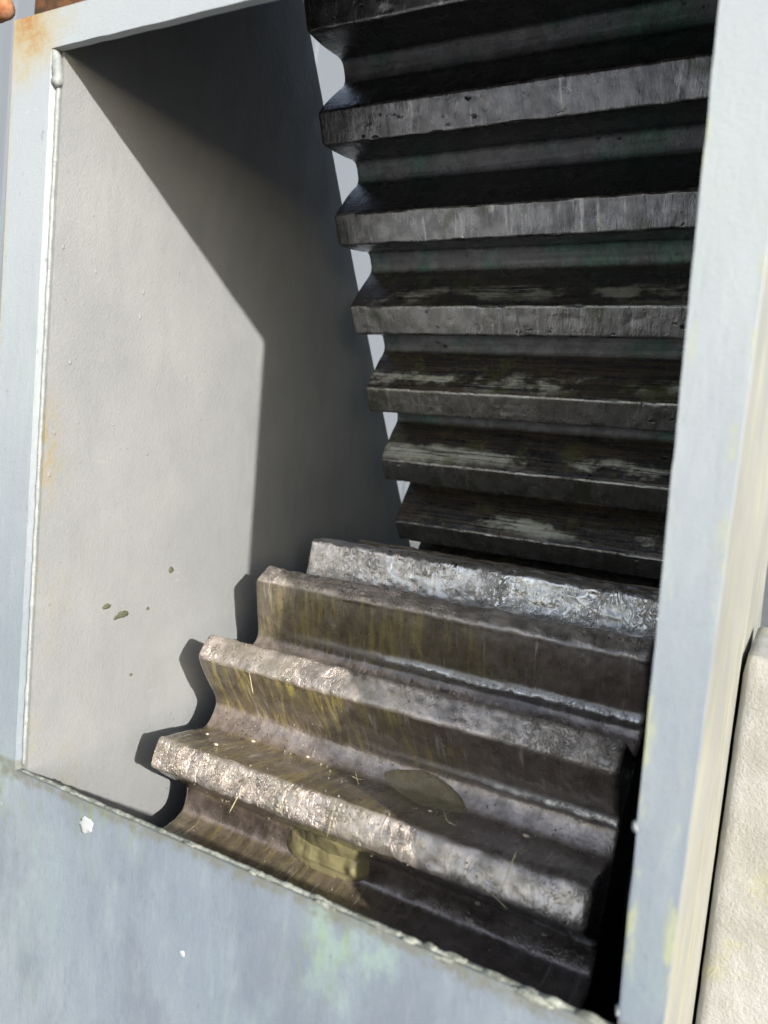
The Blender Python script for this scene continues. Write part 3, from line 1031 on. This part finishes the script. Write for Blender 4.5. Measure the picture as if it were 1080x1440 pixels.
def ring_rim():
    a0, a1 = R(153.15) + gstep * 5.5, R(153.15) - gstep * 12.5
    loc = ring.location
    V, F = [], []
    n = 60
    for u_ in (GU0 + .003, GU1 - .003):
        for r_ in (GRR - .003, GRR - .16):
            for k in range(n + 1):
                a = a0 + (a1 - a0) * k / n
                V.append((u_ - loc[0], GC[0] + r_ * math.cos(a) - loc[1], CAMZ - GC[1] - r_ * math.sin(a) - loc[2]))
    m = n + 1
    for k in range(n):
        F.append([k, k + 1, 2 * m + k + 1, 2 * m + k])
        F.append([m + k, 3 * m + k, 3 * m + k + 1, m + k + 1])
        F.append([k, m + k, m + k + 1, k + 1])
        F.append([2 * m + k, 2 * m + k + 1, 3 * m + k + 1, 3 * m + k])
    F.append([0, 2 * m, 3 * m, m])
    F.append([n, m + n, 3 * m + n, 2 * m + n])
    return fix_normals(mesh_obj('rim', V, F, DARK, ring))


ring_rim()

# ------------------------------------------------------------------ things on and around the gears
def pin_pt(u, r, a):
    a = -138.4 + (a + 138.4) * PSTEP / 20.0
    r = PRR + (r - 0.293) * (PR - PRR) / 0.083
    return W(u * 0.925, PC[0] + r * math.cos(R(a)), PC[1] + r * math.sin(R(a)))


def grease_film(name, upper_tooth, u0, u1, s0, s1, thick, mat, label, du=0.0014):
    """a closed skin of grease lying on the pinion between tooth n and n+1.
    s is measured along the profile from the middle of the root, positive towards the next tooth."""
    a4 = R(-138.4 - PSTEP * (upper_tooth - 3))
    a5 = a4 - R(PSTEP)
    H = np.array(p_half)
    A = [(r_, a4 - h_) for r_, h_ in H]
    B = [(r_, a5 + h_) for r_, h_ in H[::-1][1:]]
    P_ = np.array([(r_ * math.cos(a), r_ * math.sin(a)) for r_, a in A + B])
    pr = resample(P_, 0.0012)
    arc = np.r_[0, np.cumsum(np.linalg.norm(np.diff(pr, axis=0), axis=1))]
    arc -= arc[-1] / 2
    tg = np.gradient(pr, axis=0)
    tg /= np.linalg.norm(tg, axis=1)[:, None]
    nr = np.c_[tg[:, 1], -tg[:, 0]]
    mid_ = len(pr) // 2
    if nr[mid_] @ pr[mid_] < 0:
        nr = -nr
    sel = (arc >= s0) & (arc <= s1)
    pr, nr, arc = pr[sel], nr[sel], arc[sel]
    us = np.arange(u0, u1, du)
    U, S_ = np.meshgrid(us, arc)
    T = thick(U, S_)
    inside = T > -0.0012
    V = np.stack([U, PC[0] + pr[:, 0:1] + nr[:, 0:1] * T, CAMZ - (PC[1] + pr[:, 1:2] + nr[:, 1:2] * T)], -1)
    base = np.stack([U, PC[0] + pr[:, 0:1] - nr[:, 0:1] * 0.004 + 0 * U, CAMZ - (PC[1] + pr[:, 1:2] - nr[:, 1:2] * 0.004) + 0 * U], -1)
    n, m = U.shape
    quad = inside[:-1, :-1] & inside[1:, :-1] & inside[1:, 1:] & inside[:-1, 1:]
    F, edges = [], {}
    for a in range(n - 1):
        for b in range(m - 1):
            if quad[a, b]:
                q = [a * m + b, (a + 1) * m + b, (a + 1) * m + b + 1, a * m + b + 1]
                F.append(q)
                F.append([c + n * m for c in q[::-1]])
                for e in zip(q, q[1:] + q[:1]):
                    if (e[1], e[0]) in edges:
                        del edges[(e[1], e[0])]
                    else:
                        edges[e] = 1
    for e in edges:
        F.append([e[1], e[0], e[0] + n * m, e[1] + n * m])
    VV_ = np.vstack([V.reshape(-1, 3), base.reshape(-1, 3)])
    used = np.unique(np.array([c for f in F for c in f]))
    remap = -np.ones(len(VV_), int)
    remap[used] = np.arange(len(used))
    o = mesh_obj(name, VV_[used], [[int(remap[c]) for c in f] for f in F], mat, smooth=True)
    fix_normals(o)
    return tag(o, label, 'grease')


def nz(U, S_, fu, fs, seed):
    return fbm(np.c_[U.reshape(-1) * fu, S_.reshape(-1) * fs, np.full(U.size, 3.3)], 4, seed).reshape(U.shape)


def lump_thick(U, S_):
    x = (U + 0.394) / 0.052
    top = -0.036 - 0.010 * np.sin(x * 2.2 + 0.5)
    y = np.where(S_ < 0, S_ / np.abs(top), S_ / 0.020)
    rr_ = np.abs(x) ** 2.2 + np.abs(y) ** 2.2 + 0.50 * nz(U, S_, 22, 22, 71)
    body = np.sign(1 - rr_) * np.clip(np.abs(1 - rr_), 0, 1.2) ** 0.75 * 0.0125
    strings = 0.0014 * (1 - 2.4 * np.abs(nz(U, S_, 55, 20, 73)))
    fold = 0.007 * np.exp(-((U + 0.356) / 0.007) ** 2 - ((S_ - 0.003) / 0.011) ** 2)
    return body + np.clip(body, 0, 0.006) / 0.006 * strings + fold - 0.001


def puddle_thick(U, S_):
    x = (U + 0.300) / 0.050
    yc = 0.010 + 0.006 * x
    y = (S_ - yc) / (0.017 + 0.004 * np.cos(x * 3))
    rr_ = np.abs(x) ** 2 + np.abs(y) ** 2 + 0.60 * nz(U, S_, 20, 20, 81)
    body = np.sign(1 - rr_) * np.clip(np.abs(1 - rr_), 0, 1.3) ** 0.85 * 0.0058
    return body + 0.0005 * nz(U, S_, 110, 60, 83) - 0.0008


grease_film('grease_lump', 4, -0.460, -0.325, -0.055, 0.035, lump_thick, GREASE,
            'wet yellow lump of grease hanging under the lowest visible gear tooth')
grease_film('grease_puddle', 3, -0.365, -0.235, -0.025, 0.045, puddle_thick, OLIVE_G,
            'shallow glossy olive puddle of grease in the groove above the lowest tooth')

# strings of grease hanging from the tooth to the lump
# dry grass blades
def blade(pts, r, label, seed):
    o = bead('grass_blade', pts, r, STRAW, 0.15, 0.004, seed, 0.5, 6)
    return tag(o, label, 'grass blade', 'dry grass blades stuck in the grease')


def jit(p, a, b, c):
    return (p[0] + a, p[1] + b, p[2] + c)


bs = [
    ((-0.385, 0.378, -158.4), (.004, -.004, .022), (-.001, -.006, -.018), 'straight pale grass blade standing across the middle of the lowest tooth tip'),
    ((-0.505, 0.378, -160.0), (.010, -.004, .012), (-.006, -.006, -.020), 'dry grass wisp on the left half of the lowest tooth'),
    ((-0.195, 0.378, -158.0), (.006, -.004, .028), (-.004, -.008, -.012), 'pale grass wisp near the right end of the lowest tooth'),
    ((-0.205, 0.378, -160.0), (-.014, -.003, .004), (.016, -.006, -.008), 'bent dry grass wisp lying across the right end of the lowest tooth'),
    ((-0.275, 0.345, -154.5), (-.004, -.004, .016), (.012, -.006, .006), 'curled dry grass bit on the slope behind the lowest tooth'),
    ((-0.395, 0.325, -152.0), (-.008, -.003, .003), (.008, -.003, .003), 'tiny star-shaped seed wisp in the groove left of the puddle'),
    ((-0.548, 0.376, -141.5), (-.004, -.003, .004), (.006, -.005, -.018), 'thin grass wisp hanging on the yellow-greased tooth'),
]
for q, (c, a, b, lab) in enumerate(bs):
    p = pin_pt(*c)
    mid = jit(p, (a[0] + b[0]) * .2, -0.004, (a[2] + b[2]) * .3)
    blade([jit(p, *a), mid, jit(p, *b)], 0.0005, lab, 60 + q)
st_p = pin_pt(-0.395, 0.325, -152.0)
blade([jit(st_p, -.003, -.003, .009), jit(st_p, .003, -.003, -.006)], 0.0004, 'crossing leg of the tiny seed wisp in the groove', 91)

# pale grit lying on the teeth
rs = random.Random(21)
gp = [(-0.600, 0.342, -153.0), (-0.575, 0.352, -154.2), (-0.545, 0.325, -151.5), (-0.470, 0.318, -151.0), (-0.30, 0.335, -153.2), (-0.20, 0.325, -152.0), (-0.24, 0.300, -166.0), (-0.17, 0.298, -167.0)]
for q, c in enumerate(gp):
    s_ = rs.uniform(.0011, .0022)
    o = lump('grit_grain', pin_pt(*c), (s_ * 1.6, s_, s_ * .8), PEB, 70 + q, 2, 0.4)
    tag(o, 'small pale grain of grit stuck in the grease behind the lowest tooth' if q < 6 else 'small pale grain of grit in the groove under the lowest tooth', 'grit',
        'grit grains on the lower gear' if q < 6 else 'grit grains under the lowest tooth')

# uncountable specks of grit sticking to the greased teeth
def specks():
    rs_ = np.random.RandomState(7)
    ico = [(0, 0, 1), (.89, 0, .45), (.28, .85, .45), (-.72, .53, .45), (-.72, -.53, .45), (.28, -.85, .45), (.6, .5, -.5), (-.3, .8, -.5), (-.8, -.1, -.5), (.1, -.85, -.5), (.75, -.4, -.5)]
    tri = [(0, 1, 2), (0, 2, 3), (0, 3, 4), (0, 4, 5), (0, 5, 1), (1, 6, 2), (2, 7, 3), (3, 8, 4), (4, 9, 5), (5, 10, 1), (2, 6, 7), (3, 7, 8), (4, 8, 9), (5, 9, 10), (1, 10, 6), (6, 10, 9), (6, 9, 8), (6, 8, 7)]
    H = np.array(p_half)
    V, F = [], []
    for q in range(620):
        t = rs_.choice([2, 3, 3, 4, 4, 4, 5])
        sgn = 1 if rs_.rand() < 0.72 else -1
        h = rs_.rand() * 0.98 + 0.01
        ii = h * (len(H) - 1)
        r_ = np.interp(ii, range(len(H)), H[:, 0])
        a_ = np.interp(ii, range(len(H)), H[:, 1])
        a_ = R(-138.4 - PSTEP * (t - 3)) + sgn * a_
        u_ = PU0 + 0.01 + (PU1 - PU0 - 0.02) * rs_.rand()
        c = np.array(W(u_, PC[0] + r_ * math.cos(a_), PC[1] + r_ * math.sin(a_)))
        sz = 0.0005 + 0.0012 * rs_.rand() ** 2.5
        b0 = len(V)
        for p_ in ico:
            V.append(c + np.array(p_) * sz * (0.6 + 0.8 * rs_.rand(3)))
        F += [[b0 + i_ for i_ in f_] for f_ in tri]
    o = mesh_obj('grit_specks', V, F, SPECK)
    tag(o, 'fine dark and pale grit specks scattered over the greased lower gear', 'grit', kind='stuff')


SPECK = mat_simple('mixed_grit', (0.02, 0.018, 0.015), (0.42, 0.37, 0.29), 160, 0.6)
specks()

# ------------------------------------------------------------------ outside: concrete block, rusty bar, far wall
def concrete_block():
    nx, ny, nz = 70, 26, 110
    u0, u1, w0, w1, v0, v1 = -0.0335, 0.36, 0.88, 1.10, 0.166, CAMZ
    import bmesh
    bm = bmesh.new()
    bmesh.ops.create_cube(bm, size=1.0)
    bmesh.ops.subdivide_edges(bm, edges=bm.edges[:], cuts=60, use_grid_fill=True)
    co = np.array([q.co[:] for q in bm.verts])
    sz = np.array([u1 - u0, w1 - w0, v1 - v0])
    h = sz / 2
    P_ = co * sz
    r = 0.009
    q_ = np.clip(P_, -(h - r), h - r)
    dlt = P_ - q_
    ln = np.linalg.norm(dlt, axis=1)
    ok = ln > 1e-9
    P_[ok] = q_[ok] + dlt[ok] / ln[ok, None] * r
    nrm_ = np.where(ok[:, None], dlt / np.maximum(ln, 1e-9)[:, None], 0)
    P_ = P_ + nrm_ * (0.0012 * fbm(P_ * 35, 4, 5) + 0.0012 * fbm(P_ * 120, 2, 6))[:, None]
    ctr = np.array([(u0 + u1) / 2, (w0 + w1) / 2, CAMZ - (v0 + v1) / 2])
    for vtx, c in zip(bm.verts, P_):
        vtx.co = Vector(c + ctr)
    me = bpy.data.meshes.new('concrete_block')
    bm.to_mesh(me)
    bm.free()
    me.polygons.foreach_set('use_smooth', [True] * len(me.polygons))
    me.materials.append(CONC)
    o = bpy.data.objects.new('concrete_block', me)
    C.objects.link(o)
    return tag(o, 'rough pale concrete pier with yellow lichen close beside the right of the housing', 'concrete block')


concrete_block()

def rust_bar():
    o = bead('rusty_bar', [W(-1.25, 0.56, -0.458), W(-0.842, 0.56, -0.458)], 0.014, RUST, 0.12, 0.006, 4, 1.0, 16)
    return tag(o, 'rusty round bar ending beside the upper left corner of the housing', 'bar')


rust_bar()
world_box('wall_body', -24, -10.3, 8.0, 8.4, 0, CAMZ + 1.42, HEDGE, fw)
world_box('coping', -24, -10.25, 7.95, 8.45, CAMZ + 1.421, CAMZ + 1.52, COPE, fw)
